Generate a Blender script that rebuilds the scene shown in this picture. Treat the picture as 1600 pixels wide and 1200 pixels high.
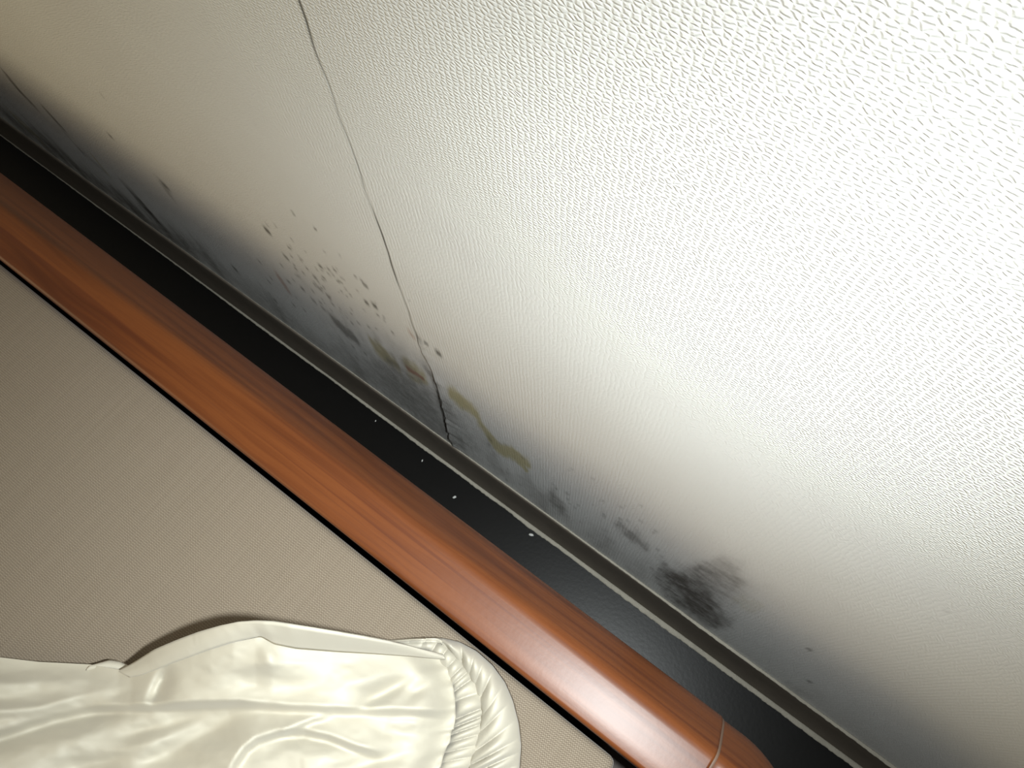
import bpy, bmesh, math, random
import numpy as np
from mathutils import Vector, Matrix

scene = bpy.context.scene
for o in list(bpy.data.objects):
    bpy.data.objects.remove(o)
COL = scene.collection

# ---------------------------------------------------------------- camera
# x runs along the wall, y points at the wall (its face is y = 0), z is up (floor at 0)
CAM = Vector((0.0, -0.1235, 0.75))
RIGHT = Vector((0.798510, 0.600584, -0.041000))
UP = Vector((-0.546478, 0.751767, 0.369063))
BACK = Vector((0.252476, -0.272295, 0.928500))
cam_data = bpy.data.cameras.new('camera')
cam_data.sensor_width = 36.0
cam_data.lens = 36.0 * 1250.0 / 1600.0
cam_data.clip_start = 0.01
cam = bpy.data.objects.new('camera', cam_data)
COL.objects.link(cam)
rot = Matrix((RIGHT, UP, BACK)).transposed()
cam.matrix_world = Matrix.Translation(CAM) @ rot.to_4x4()
scene.camera = cam

# ---------------------------------------------------------------- light
# dim warm fill from the rest of the room
world = bpy.data.worlds.new('world')
scene.world = world
world.use_nodes = True
wbg = world.node_tree.nodes['Background']
wbg.inputs[0].default_value = (1.0, 0.95, 0.84, 1.0)
wbg.inputs[1].default_value = 0.15
# a low room lamp to the left, behind the photographer
rl = bpy.data.lights.new('room_lamp', 'AREA')
rl.shape = 'DISK'; rl.size = 2.0
rl.energy = 15.0
rl.color = (1.0, 0.80, 0.44)
room_lamp = bpy.data.objects.new('room_lamp', rl)
COL.objects.link(room_lamp)
room_lamp.location = (-1.6, -1.6, 1.15)
room_lamp.rotation_euler = (Vector((-0.45, 0, 0.40)) - room_lamp.location).to_track_quat('-Z', 'Y').to_euler()
# the camera's own flash, a few centimetres from the lens; its reflector throws a beam that fades outwards
fl = bpy.data.lights.new('camera_flash', 'SPOT')
fl.energy = 17.6
fl.color = (0.94, 1.0, 1.0)
fl.shadow_soft_size = 0.010
fl.spot_size = math.radians(170)
fl.spot_blend = 0.1
fl.use_nodes = True
nt = fl.node_tree
em = nt.nodes['Emission']
tc = nt.nodes.new('ShaderNodeTexCoord')
sp = nt.nodes.new('ShaderNodeSeparateXYZ'); nt.links.new(tc.outputs['Normal'], sp.inputs[0])
def lmath(op, a, b=None):
    n = nt.nodes.new('ShaderNodeMath'); n.operation = op
    for k, v in ((0, a), (1, b)):
        if v is None: continue
        if isinstance(v, bpy.types.NodeSocket): nt.links.new(v, n.inputs[k])
        else: n.inputs[k].default_value = v
    return n.outputs[0]
ang = lmath('ARCCOSINE', lmath('MINIMUM', lmath('ABSOLUTE', sp.outputs[2]), 1.0))
prof = lmath('EXPONENT', lmath('MULTIPLY', lmath('POWER', lmath('DIVIDE', ang, math.radians(32.6)), 3.1), -1.0))
nt.links.new(lmath('ADD', lmath('MULTIPLY', prof, .935), .065), em.inputs['Strength'])
flash = bpy.data.objects.new('camera_flash', fl)
COL.objects.link(flash)
flash.location = CAM + Vector((0.064, 0.027, 0.0))
aim = -BACK - .30 * RIGHT - .255 * UP
flash.rotation_euler = aim.to_track_quat('-Z', 'Y').to_euler()

scene.view_settings.view_transform = 'Standard'
scene.view_settings.look = 'None'
scene.view_settings.exposure = 0.0
scene.view_settings.gamma = 1.0
scene.view_settings.use_curve_mapping = False

# ---------------------------------------------------------------- helpers
def tag(o, label=None, cat=None, group=None, kind=None):
    if label: o['label'] = label
    if cat: o['category'] = cat
    if group: o['group'] = group
    if kind: o['kind'] = kind
    return o

def empty(name, loc, label, cat, group=None):
    o = bpy.data.objects.new(name, None)
    COL.objects.link(o)
    o.location = loc
    o.empty_display_size = 0.05
    return tag(o, label, cat, group)

def mesh_obj(name, verts, faces, mat, parent=None, smooth=True):
    me = bpy.data.meshes.new(name)
    off = Vector(parent.matrix_world.translation) if parent else Vector((0, 0, 0))
    if parent:
        p = parent; off = Vector((0, 0, 0))
        while p is not None:
            off += p.location; p = p.parent
    v = np.asarray(verts, dtype=float) - np.array(off)
    me.from_pydata(v.tolist(), [], faces)
    bm = bmesh.new(); bm.from_mesh(me)
    bmesh.ops.recalc_face_normals(bm, faces=bm.faces)
    bm.to_mesh(me); bm.free()
    if smooth:
        me.polygons.foreach_set('use_smooth', [True] * len(me.polygons))
    me.materials.append(mat)
    o = bpy.data.objects.new(name, me)
    COL.objects.link(o)
    if parent: o.parent = parent
    return o

def grid_faces(nu, nv, closed_v=False):
    f = []
    for i in range(nu - 1):
        for j in range(nv if closed_v else nv - 1):
            k = (j + 1) % nv
            f.append((i * nv + j, i * nv + k, (i + 1) * nv + k, (i + 1) * nv + j))
    return f

def box_mesh(x0, x1, y0, y1, z0, z1):
    v = [(x, y, z) for x in (x0, x1) for y in (y0, y1) for z in (z0, z1)]
    f = [(0, 1, 3, 2), (4, 6, 7, 5), (0, 4, 5, 1), (2, 3, 7, 6), (0, 2, 6, 4), (1, 5, 7, 3)]
    return v, f

def bevel(o, w, seg=3):
    m = o.modifiers.new('bevel', 'BEVEL')
    m.width = w; m.segments = seg; m.limit_method = 'ANGLE'
    return o

def sstep(a, b, x):
    t = np.clip((x - a) / (b - a), 0, 1)
    return t * t * (3 - 2 * t)

_rng = np.random.default_rng(11)
_tab = _rng.random((256, 256))
def vnoise(x, y):
    xi = np.floor(x).astype(int); yi = np.floor(y).astype(int)
    fx = x - xi; fy = y - yi
    fx = fx * fx * (3 - 2 * fx); fy = fy * fy * (3 - 2 * fy)
    g = lambda a, b: _tab[a % 256, b % 256]
    return ((g(xi, yi) * (1 - fx) + g(xi + 1, yi) * fx) * (1 - fy)
            + (g(xi, yi + 1) * (1 - fx) + g(xi + 1, yi + 1) * fx) * fy)
def fbm(x, y, o=4):
    s = 0; a = .5
    for k in range(o):
        s = s + a * vnoise(x * 2 ** k + 17 * k, y * 2 ** k + 31 * k); a *= .5
    return s / (1 - .5 ** o)

class NT:
    """small wrapper for building node materials"""
    def __init__(self, name):
        self.m = bpy.data.materials.new(name); self.m.use_nodes = True
        self.t = self.m.node_tree; self.n = self.t.nodes; self.l = self.t.links
        self.b = self.n['Principled BSDF']
    def node(self, typ, **kw):
        n = self.n.new(typ)
        for k, v in kw.items():
            if k.startswith('in_'):
                key = k[3:]
                n.inputs[int(key) if key.isdigit() else key.replace('_', ' ')].default_value = v
            else: setattr(n, k, v)
        return n
    def link(self, a, b): self.l.new(a, b)
    def put(self, sock, v):
        if isinstance(v, bpy.types.NodeSocket): self.link(v, sock)
        else: sock.default_value = v
    def math(self, op, a, b=0.0, c=None, clamp=False):
        n = self.node('ShaderNodeMath', operation=op, use_clamp=clamp)
        self.put(n.inputs[0], a); self.put(n.inputs[1], b)
        if c is not None: self.put(n.inputs[2], c)
        return n.outputs[0]
    def mix(self, f, a, b, blend='MIX'):
        n = self.node('ShaderNodeMix', data_type='RGBA', blend_type=blend)
        self.put(n.inputs[0], f); self.put(n.inputs[6], a); self.put(n.inputs[7], b)
        return n.outputs[2]
    def coords(self, scale=(1, 1, 1), rotz=0.0):
        g = self.node('ShaderNodeTexCoord')
        mp = self.node('ShaderNodeMapping')
        mp.inputs['Scale'].default_value = scale
        mp.inputs['Rotation'].default_value = (0, 0, rotz)
        self.link(g.outputs['Object'], mp.inputs[0])
        return mp.outputs[0]
    def noise(self, vec, scale, detail=3.0, rough=.5, dist=0.0):
        n = self.node('ShaderNodeTexNoise')
        self.link(vec, n.inputs['Vector'])
        n.inputs['Scale'].default_value = scale; n.inputs['Detail'].default_value = detail
        n.inputs['Roughness'].default_value = rough; n.inputs['Distortion'].default_value = dist
        return n.outputs[0]
    def ramp(self, f, stops):
        n = self.node('ShaderNodeValToRGB')
        e = n.color_ramp.elements
        while len(e) < len(stops): e.new(.5)
        for k, (p, c) in zip(e, stops):
            k.position = p; k.color = (*c, 1) if len(c) == 3 else c
        self.link(f, n.inputs[0])
        return n.outputs[0]
    def bump(self, h, strength=.5, dist=.001, normal=None):
        n = self.node('ShaderNodeBump', in_Strength=strength, in_Distance=dist)
        self.link(h, n.inputs['Height'])
        if normal: self.link(normal, n.inputs['Normal'])
        return n.outputs[0]
    def attr(self, name):
        return self.node('ShaderNodeAttribute', attribute_name=name).outputs['Fac']
    def done(self, color=None, rough=None, normal=None, **kw):
        if color is not None: self.put(self.b.inputs['Base Color'], color)
        if rough is not None: self.put(self.b.inputs['Roughness'], rough)
        if normal is not None: self.link(normal, self.b.inputs['Normal'])
        for k, v in kw.items(): self.put(self.b.inputs[k.replace('_', ' ')], v)
        return self.m

# ---------------------------------------------------------------- materials
def wallpaper_material():
    t = NT('embossed_wallpaper')
    g = t.node('ShaderNodeTexCoord').outputs['Object']
    sx = t.node('ShaderNodeSeparateXYZ'); t.link(g, sx.inputs[0])
    flat = t.node('ShaderNodeCombineXYZ')
    t.link(sx.outputs[0], flat.inputs[0]); t.link(sx.outputs[2], flat.inputs[1])
    vec = flat.outputs[0]
    # wobble of the weave
    wob = t.node('ShaderNodeTexNoise'); t.link(vec, wob.inputs['Vector'])
    wob.inputs['Scale'].default_value = 320; wob.inputs['Detail'].default_value = 2
    sub = t.node('ShaderNodeVectorMath', operation='SUBTRACT'); t.link(wob.outputs['Color'], sub.inputs[0])
    sub.inputs[1].default_value = (.5, .5, .5)
    scl = t.node('ShaderNodeVectorMath', operation='SCALE'); t.link(sub.outputs[0], scl.inputs[0])
    scl.inputs['Scale'].default_value = .0012
    add = t.node('ShaderNodeVectorMath', operation='ADD'); t.link(vec, add.inputs[0]); t.link(scl.outputs[0], add.inputs[1])
    st = t.node('ShaderNodeVectorMath', operation='MULTIPLY'); t.link(add.outputs[0], st.inputs[0])
    st.inputs[1].default_value = (1 / .0024, 1 / .0015, 1.0)
    vo = t.node('ShaderNodeTexVoronoi', feature='DISTANCE_TO_EDGE', voronoi_dimensions='2D')
    t.link(st.outputs[0], vo.inputs['Vector'])
    vo.inputs['Scale'].default_value = 1.0; vo.inputs['Randomness'].default_value = .66
    mr = t.node('ShaderNodeMapRange', interpolation_type='SMOOTHSTEP')
    t.link(vo.outputs['Distance'], mr.inputs[0]); mr.inputs[1].default_value = .0; mr.inputs[2].default_value = .34
    fine = t.noise(vec, 700, 2)
    h = t.math('ADD', t.math('MULTIPLY', mr.outputs[0], .8), t.math('MULTIPLY', fine, .35))
    # colour: off-white paper, then the stains
    cloud = t.noise(vec, 9, 3)
    col = t.ramp(cloud, [(.3, (.742, .750, .738)), (.7, (.782, .794, .780))])
    grain = t.noise(vec, 420, 3, .6)
    spot = t.noise(vec, 90, 4, .65)
    def masked(name, lo, hi, n=spot, amt=.5):
        a = t.attr(name)
        v = t.math('MULTIPLY', a, t.math('ADD', 1 - amt, t.math('MULTIPLY', n, 2 * amt)))
        mr = t.node('ShaderNodeMapRange', interpolation_type='SMOOTHSTEP')
        t.link(v, mr.inputs[0]); mr.inputs[1].default_value = lo; mr.inputs[2].default_value = hi
        return mr.outputs[0]
    col = t.mix(masked('yellow', .12, .95), col, (.55, .51, .32, 1))
    col = t.mix(masked('pink', .1, 1.0), col, (.40, .22, .16, 1))
    mo = t.mix(spot, (.155, .150, .142, 1), (.24, .23, .215, 1))
    col = t.mix(t.math('MULTIPLY', masked('mold', .05, 1.15, amt=.6), .85), col, mo)
    # tiny mould grains where the mould is
    gr = t.math('MULTIPLY', t.math('GREATER_THAN', grain, .63), t.attr('mold'), clamp=True)
    col = t.mix(t.math('MULTIPLY', gr, .45), col, (.05, .05, .05, 1))
    col = t.mix(t.math('MULTIPLY', masked('brown', .05, 1.15, amt=.7), .92), col, (.075, .062, .050, 1))
    col = t.mix(t.attr('speck'), col, (.055, .05, .035, 1))
    b = t.bump(h, .72, .00031)
    b2 = t.bump(t.noise(vec, 60, 3), .2, .0008, b)
    return t.done(col, .62, b2, Specular_IOR_Level=.3)

def plain(name, col, rough, spec=.5, bumpscale=None, bstr=.2, bdist=.0005):
    t = NT(name)
    v = t.coords()
    n = t.noise(v, 60, 4, .6)
    c = t.mix(n, tuple(.8 * k for k in col) + (1,), tuple(min(1, 1.2 * k) for k in col) + (1,))
    nb = t.bump(t.noise(v, bumpscale, 3), bstr, bdist) if bumpscale else None
    return t.done(c, rough, nb, Specular_IOR_Level=spec)

def wood_material(name, axis='X', tone=1.0):
    t = NT(name)
    s = (1.0, 26.0, 26.0) if axis == 'X' else (26.0, 1.0, 26.0)
    v = t.coords(s, 0.02)
    warp = t.noise(t.coords((2.2, 5, 5) if axis == 'X' else (5, 2.2, 5)), 2.2, 2)
    w2 = t.node('ShaderNodeVectorMath', operation='ADD'); t.link(v, w2.inputs[0])
    cx = t.node('ShaderNodeCombineXYZ')
    t.link(t.math('MULTIPLY', warp, .7), cx.inputs[1 if axis == 'X' else 0]); t.link(cx.outputs[0], w2.inputs[1])
    big = t.noise(w2.outputs[0], 4.6, 3, .5)
    line = t.noise(t.coords((2.6, 190, 190) if axis == 'X' else (190, 2.6, 190)), 1.0, 2, .5, .3)
    pore = t.noise(t.coords((9, 520, 520) if axis == 'X' else (520, 9, 520)), 1.0, 3, .6)
    c = t.ramp(big, [(.30, (.145 * tone, .036 * tone, .009 * tone)), (.46, (.235 * tone, .064 * tone, .015 * tone)),
                     (.58, (.29 * tone, .084 * tone, .020 * tone)), (.75, (.205 * tone, .053 * tone, .012 * tone))])
    lm = t.node('ShaderNodeMapRange', interpolation_type='SMOOTHSTEP'); t.link(line, lm.inputs[0])
    lm.inputs[1].default_value = .54; lm.inputs[2].default_value = .68
    c = t.mix(t.math('MULTIPLY', lm.outputs[0], .62), c, (.085, .020, .006, 1))
    c = t.mix(t.math('MULTIPLY', t.math('LESS_THAN', pore, .41), .25), c, (.09, .026, .010, 1))
    b = t.bump(t.noise(t.coords(), 240, 3), .10, .0006)
    b = t.bump(pore, .06, .0004, b)
    return t.done(c, .40, b, Specular_IOR_Level=.25, Coat_Weight=.34, Coat_Roughness=.36)

def fabric_material():
    t = NT('woven_tan_fabric')
    g = t.coords()
    wob = t.noise(g, 90, 2)
    sx = t.node('ShaderNodeSeparateXYZ'); t.link(g, sx.inputs[0])
    hx = t.math('ADD', sx.outputs[0], t.math('MULTIPLY', wob, .0006))
    hy = t.math('ADD', sx.outputs[1], t.math('MULTIPLY', wob, .0005))
    P = .00135
    fx = t.math('SINE', t.math('MULTIPLY', hx, 2 * math.pi / P))
    fy = t.math('SINE', t.math('MULTIPLY', hy, 2 * math.pi / P))
    chk = t.math('MULTIPLY', fx, fy)            # over / under
    h = t.math('MULTIPLY_ADD', chk, .5, .5)
    row = t.math('MULTIPLY_ADD', fy, .5, .5)
    h2 = t.math('ADD', t.math('MULTIPLY', h, .75), t.math('MULTIPLY', row, .25))
    slubx = t.noise(t.coords((12, 700, 1)), 1.0, 3, .6)
    sluby = t.noise(t.coords((520, 14, 1)), 1.0, 3, .6)
    blot = t.noise(g, 60, 4, .6)
    base = t.ramp(h2, [(.12, (.062, .044, .030)), (.55, (.188, .150, .110)), (.95, (.42, .36, .28))])
    base = t.mix(t.math('MULTIPLY', slubx, .75), base, t.mix(.5, base, (.13, .098, .07, 1)))
    base = t.mix(t.math('MULTIPLY', sluby, .35), base, t.mix(.4, base, (.45, .39, .31, 1)))
    base = t.mix(t.math('MULTIPLY', blot, .3), base, (.22, .18, .135, 1))
    b = t.bump(h2, .45, .0004)
    return t.done(base, .85, b, Specular_IOR_Level=.2, Sheen_Weight=.15)

def cotton_material(name, col):
    t = NT(name)
    g = t.coords()
    n = t.noise(g, 30, 3)
    c = t.mix(n, tuple(.93 * k for k in col) + (1,), tuple(min(1, 1.05 * k) for k in col) + (1,))
    b = t.bump(t.noise(t.coords((1, 1.6, 1.4), .5), 45, 2, .5, .6), .22, .0018)
    b = t.bump(t.noise(g, 1500, 2), .05, .0003, b)
    return t.done(c, .58, b, Specular_IOR_Level=.32, Sheen_Weight=.15)

M = dict(
    wall=wallpaper_material(),
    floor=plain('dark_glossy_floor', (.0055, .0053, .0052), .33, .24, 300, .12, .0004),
    base=plain('dark_brown_baseboard', (.14, .118, .094), .6, .3, 400, .1, .0003),
    dust=plain('grey_dust', (.36, .335, .28), .95, .1, 900, .8, .0008),
    lint=plain('pale_lint', (.6, .6, .58), .9, .2),
    wood=wood_material('reddish_brown_wood', 'X', .54),
    wood_end=wood_material('reddish_brown_wood_end', 'Y', .54),
    hidden_wood=plain('dark_wood', (.03, .016, .009), .6),
    seam=plain('joint_filler', (.16, .10, .07), .6),
    fabric=fabric_material(),
    cream=cotton_material('cream_cotton', (.47, .438, .36)),
    cream_edge=cotton_material('cream_cotton_edge', (.50, .468, .39)),
)

# ---------------------------------------------------------------- wall
# stains on the paper: kind, from (x, z) to (x, z), half-widths along x and z in metres, strength
STAINS = [
    ('mold', -0.8079, 0.0906, -0.6925, 0.0810, 0.01006, 0.04384, 0.62),
    ('mold', -0.6925, 0.0810, -0.6024, 0.0772, 0.00950, 0.04321, 0.62),
    ('mold', -0.6024, 0.0772, -0.4885, 0.0916, 0.00887, 0.04125, 0.62),
    ('mold', -0.4885, 0.0916, -0.4016, 0.0768, 0.01039, 0.04998, 0.50),
    ('mold', -0.4016, 0.0768, -0.3029, 0.0816, 0.00981, 0.04907, 0.50),
    ('mold', -0.2992, 0.0943, -0.2378, 0.1010, 0.01754, 0.08765, 0.58),
    ('mold', -0.2378, 0.1010, -0.1846, 0.0989, 0.01679, 0.08534, 0.58),
    ('mold', -0.2607, 0.1271, -0.2132, 0.1550, 0.01456, 0.06851, 0.50),
    ('mold', -0.2132, 0.1550, -0.1937, 0.1087, 0.01437, 0.06948, 0.50),
    ('mold', -0.1863, 0.0868, -0.1403, 0.0915, 0.01019, 0.05363, 0.36),
    ('mold', -0.1403, 0.0915, -0.0932, 0.0928, 0.00981, 0.05227, 0.36),
    ('mold', -0.0933, 0.0809, -0.0351, 0.0928, 0.01160, 0.06355, 0.33),
    ('mold', -0.0351, 0.0928, 0.0013, 0.1002, 0.01104, 0.06073, 0.33),
    ('mold', 0.0042, 0.0774, 0.0667, 0.0713, 0.01194, 0.06916, 0.22),
    ('mold', 0.0667, 0.0713, 0.1513, 0.0794, 0.01124, 0.06695, 0.22),
    ('mold', 0.1513, 0.0794, 0.2334, 0.0763, 0.01047, 0.06428, 0.22),
    ('mold', -0.3754, 0.1730, -0.2865, 0.1837, 0.01725, 0.07330, 0.16),
    ('mold', -0.4856, 0.2170, -0.3580, 0.2117, 0.02011, 0.07691, 0.12),
    ('mold', -0.1873, 0.1522, -0.1482, 0.1579, 0.00938, 0.04431, 0.35),
    ('mold', -0.2946, 0.2003, -0.2870, 0.1970, 0.00353, 0.01467, 1.00),
    ('mold', -0.2870, 0.1970, -0.2759, 0.1899, 0.00353, 0.01486, 1.00),
    ('mold', -0.2811, 0.1905, -0.2750, 0.1864, 0.00218, 0.00928, 0.80),
    ('mold', -0.0277, 0.1944, -0.0156, 0.1904, 0.00348, 0.01642, 0.62),
    ('mold', -0.0156, 0.1904, -0.0029, 0.1829, 0.00347, 0.01664, 0.62),
    ('mold', -0.0426, 0.1912, -0.0109, 0.1955, 0.00960, 0.04510, 0.15),
    ('mold', -0.6521, 0.2418, -0.6561, 0.2220, 0.00347, 0.01169, 0.90),
    ('mold', -0.6561, 0.2220, -0.6501, 0.2045, 0.00353, 0.01239, 0.90),
    ('mold', -0.6221, 0.2126, -0.6203, 0.2040, 0.00312, 0.01119, 0.75),
    ('mold', -0.6203, 0.2040, -0.6160, 0.1961, 0.00314, 0.01147, 0.75),
    ('mold', -0.6229, 0.1810, -0.6200, 0.1578, 0.00288, 0.01117, 0.45),
    ('mold', -0.6200, 0.1578, -0.5974, 0.1504, 0.00289, 0.01163, 0.45),
    ('mold', -0.4595, 0.2397, -0.4625, 0.2272, 0.00359, 0.01296, 0.50),
    ('brown', 0.0167, 0.1606, 0.0288, 0.1473, 0.00980, 0.05018, 0.75),
    ('brown', 0.0288, 0.1473, 0.0472, 0.1238, 0.00996, 0.05281, 0.75),
    ('brown', 0.0472, 0.1238, 0.0648, 0.1123, 0.01008, 0.05532, 0.75),
    ('brown', 0.0326, 0.2095, 0.0446, 0.2312, 0.00939, 0.04342, 0.50),
    ('brown', 0.0299, 0.1590, 0.0433, 0.1434, 0.00442, 0.02287, 0.90),
    ('brown', 0.0433, 0.1434, 0.0549, 0.1321, 0.00447, 0.02374, 0.90),
    ('brown', 0.0400, 0.1460, 0.0537, 0.1580, 0.02099, 0.10900, 0.30),
    ('brown', -0.8200, 0.0785, -0.7190, 0.0736, 0.00769, 0.03389, 0.50),
    ('brown', -0.7190, 0.0736, -0.6105, 0.0725, 0.00724, 0.03308, 0.50),
    ('brown', -0.6105, 0.0725, -0.5209, 0.0815, 0.00678, 0.03175, 0.50),
    ('brown', -0.5670, 0.1291, -0.5597, 0.1217, 0.00576, 0.02481, 0.85),
    ('brown', -0.5597, 0.1217, -0.5558, 0.1089, 0.00580, 0.02545, 0.85),
    ('brown', -0.0837, 0.1382, -0.0741, 0.1188, 0.00504, 0.02574, 0.60),
    ('brown', -0.1924, 0.3111, -0.1896, 0.2943, 0.00256, 0.00894, 0.30),
    ('brown', -0.1896, 0.2943, -0.1898, 0.2614, 0.00266, 0.00982, 0.30),
    ('brown', -0.1925, 0.2468, -0.1880, 0.2262, 0.00378, 0.01523, 0.50),
    ('brown', -0.1880, 0.2262, -0.1916, 0.1747, 0.00398, 0.01715, 0.50),
    ('brown', -0.1999, 0.2554, -0.1935, 0.2477, 0.00372, 0.01450, 0.25),
    ('brown', -0.1125, 0.1119, -0.0677, 0.1127, 0.00832, 0.04341, 0.30),
    ('crack', -0.1904, 0.2012, -0.1929, 0.1579, 0.00082, 0.00368, 1.00),
    ('crack', -0.1929, 0.1579, -0.1958, 0.1136, 0.00087, 0.00421, 1.00),
    ('crack', -0.1958, 0.1136, -0.1950, 0.0704, 0.00092, 0.00478, 1.00),
    ('yellow', -0.2500, 0.2006, -0.2404, 0.1953, 0.00471, 0.01998, 0.80),
    ('yellow', -0.2404, 0.1953, -0.2304, 0.1917, 0.00470, 0.02019, 0.80),
    ('yellow', -0.2169, 0.2128, -0.1991, 0.2235, 0.00444, 0.01840, 0.75),
    ('yellow', -0.1739, 0.2186, -0.1648, 0.2174, 0.00525, 0.02212, 0.90),
    ('yellow', -0.1648, 0.2174, -0.1533, 0.2160, 0.00521, 0.02212, 0.90),
    ('yellow', -0.1497, 0.1940, -0.1419, 0.1728, 0.00344, 0.01562, 0.90),
    ('yellow', -0.1419, 0.1728, -0.1287, 0.1703, 0.00347, 0.01616, 0.90),
    ('yellow', -0.1365, 0.1635, -0.1220, 0.1834, 0.00344, 0.01601, 1.00),
    ('yellow', -0.1220, 0.1834, -0.1079, 0.1835, 0.00335, 0.01542, 1.00),
    ('yellow', -0.1165, 0.1726, -0.1099, 0.1566, 0.00246, 0.01168, 0.90),
    ('yellow', 0.0608, 0.2131, 0.0724, 0.2222, 0.00459, 0.02163, 0.35),
    ('yellow', -0.7687, 0.1092, -0.7441, 0.0916, 0.00666, 0.02820, 0.60),
    ('yellow', -0.5945, 0.1677, -0.5945, 0.1508, 0.00356, 0.01425, 0.60),
    ('yellow', -0.2201, 0.1858, -0.1991, 0.2036, 0.00204, 0.00884, 0.60),
    ('pink', -0.3490, 0.2039, -0.3473, 0.1963, 0.00454, 0.01840, 0.60),
    ('pink', -0.2180, 0.2077, -0.2016, 0.2101, 0.00150, 0.00633, 0.90),
    ('pink', -0.1968, 0.2976, -0.1947, 0.2927, 0.00217, 0.00770, 0.50),
    ('speck', -0.3207, 0.3013, -0.3178, 0.3006, 0.00120, 0.00397, 0.90),
    ('speck', -0.2710, 0.3646, -0.2695, 0.3642, 0.00057, 0.00164, 0.72),
    ('speck', -0.2543, 0.3635, -0.2530, 0.3632, 0.00051, 0.00149, 0.72),
    ('speck', -0.3016, 0.2978, -0.2999, 0.2974, 0.00065, 0.00219, 0.63),
    ('speck', -0.3156, 0.2722, -0.3132, 0.2717, 0.00093, 0.00331, 0.72),
    ('speck', -0.2881, 0.2727, -0.2858, 0.2722, 0.00091, 0.00326, 0.63),
    ('speck', -0.2274, 0.3264, -0.2251, 0.3259, 0.00090, 0.00291, 0.81),
    ('speck', -0.2346, 0.2948, -0.2324, 0.2943, 0.00084, 0.00292, 0.81),
    ('speck', -0.2268, 0.3004, -0.2242, 0.2998, 0.00099, 0.00342, 0.90),
    ('speck', -0.1756, 0.2930, -0.1728, 0.2924, 0.00106, 0.00381, 0.85),
    ('speck', -0.1847, 0.2953, -0.1827, 0.2948, 0.00080, 0.00285, 0.72),
    ('speck', -0.2836, 0.2497, -0.2812, 0.2492, 0.00094, 0.00353, 0.63),
    ('speck', -0.3192, 0.2216, -0.3171, 0.2211, 0.00084, 0.00329, 0.63),
    ('speck', -0.2709, 0.3037, -0.2691, 0.3033, 0.00071, 0.00240, 0.63),
    ('speck', -0.2627, 0.3095, -0.2610, 0.3091, 0.00070, 0.00233, 0.54),
    ('speck', -0.2553, 0.3155, -0.2535, 0.3151, 0.00069, 0.00227, 0.63),
    ('speck', -0.2333, 0.3291, -0.2320, 0.3287, 0.00053, 0.00170, 0.63),
    ('speck', -0.4366, 0.1338, -0.4336, 0.1332, 0.00122, 0.00540, 0.72),
    ('speck', -0.2531, 0.4853, -0.2522, 0.4851, 0.00040, 0.00079, 0.90),
    ('speck', -0.2628, 0.4481, -0.2618, 0.4479, 0.00044, 0.00099, 0.54),
    ('speck', -0.0377, 0.6189, -0.0373, 0.6187, 0.00017, 0.00021, 0.90),
    ('speck', -0.0372, 0.6195, -0.0369, 0.6194, 0.00010, 0.00013, 0.63),
    ('speck', -0.0122, 0.5693, -0.0119, 0.5692, 0.00010, 0.00017, 0.27),
    ('speck', -0.3058, 0.2829, -0.3043, 0.2826, 0.00061, 0.00211, 0.45),
    ('speck', -0.2924, 0.2792, -0.2909, 0.2789, 0.00060, 0.00213, 0.54),
    ('speck', -0.2584, 0.2972, -0.2569, 0.2968, 0.00057, 0.00195, 0.54),
    ('speck', -0.2532, 0.2924, -0.2518, 0.2920, 0.00057, 0.00199, 0.45),
    ('speck', -0.3122, 0.2111, -0.3096, 0.2105, 0.00101, 0.00407, 0.45),
    ('speck', -0.3031, 0.2086, -0.3005, 0.2080, 0.00101, 0.00409, 0.45),
    ('speck', -0.2906, 0.2527, -0.2882, 0.2521, 0.00094, 0.00350, 0.54),
    ('speck', -0.2274, 0.2853, -0.2260, 0.2849, 0.00056, 0.00201, 0.63),
    ('speck', -0.2223, 0.2838, -0.2208, 0.2835, 0.00056, 0.00202, 0.36),
    ('speck', -0.2506, 0.2864, -0.2491, 0.2861, 0.00057, 0.00203, 0.45),
    ('speck', -0.2834, 0.2368, -0.2814, 0.2364, 0.00079, 0.00308, 0.45),
    ('speck', -0.3312, 0.2446, -0.3295, 0.2442, 0.00066, 0.00245, 0.45),
    ('speck', -0.4997, 0.2698, -0.4975, 0.2693, 0.00092, 0.00301, 0.63),
    ('speck', -0.4590, 0.2403, -0.4555, 0.2395, 0.00147, 0.00524, 0.63),
    ('speck', -0.4507, 0.3438, -0.4495, 0.3435, 0.00048, 0.00134, 0.45),
    ('speck', -0.3912, 0.1224, -0.3892, 0.1219, 0.00080, 0.00366, 0.54),
    ('speck', -0.3763, 0.1732, -0.3744, 0.1728, 0.00074, 0.00314, 0.45),
    ('speck', -0.2588, 0.2354, -0.2572, 0.2350, 0.00062, 0.00245, 0.45),
    ('speck', -0.2472, 0.2441, -0.2456, 0.2438, 0.00061, 0.00236, 0.45),
    ('speck', -0.1862, 0.3507, -0.1853, 0.3505, 0.00036, 0.00113, 0.36),
    ('speck', -0.3105, 0.2609, -0.3089, 0.2605, 0.00063, 0.00229, 0.54),
    ('speck', -0.3374, 0.2141, -0.3357, 0.2137, 0.00069, 0.00272, 0.45),
    ('speck', 0.0667, 0.4923, 0.0674, 0.4921, 0.00023, 0.00058, 0.36),
    ('speck', 0.1076, 0.4119, 0.1084, 0.4117, 0.00028, 0.00092, 0.36),
    ('speck', 0.1124, 0.2152, 0.1144, 0.2147, 0.00068, 0.00331, 0.54),
    ('speck', 0.1405, 0.1323, 0.1428, 0.1318, 0.00077, 0.00432, 0.54),
    ('speck', -0.2513, 0.3202, -0.2502, 0.3200, 0.00043, 0.00140, 0.43),
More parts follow.
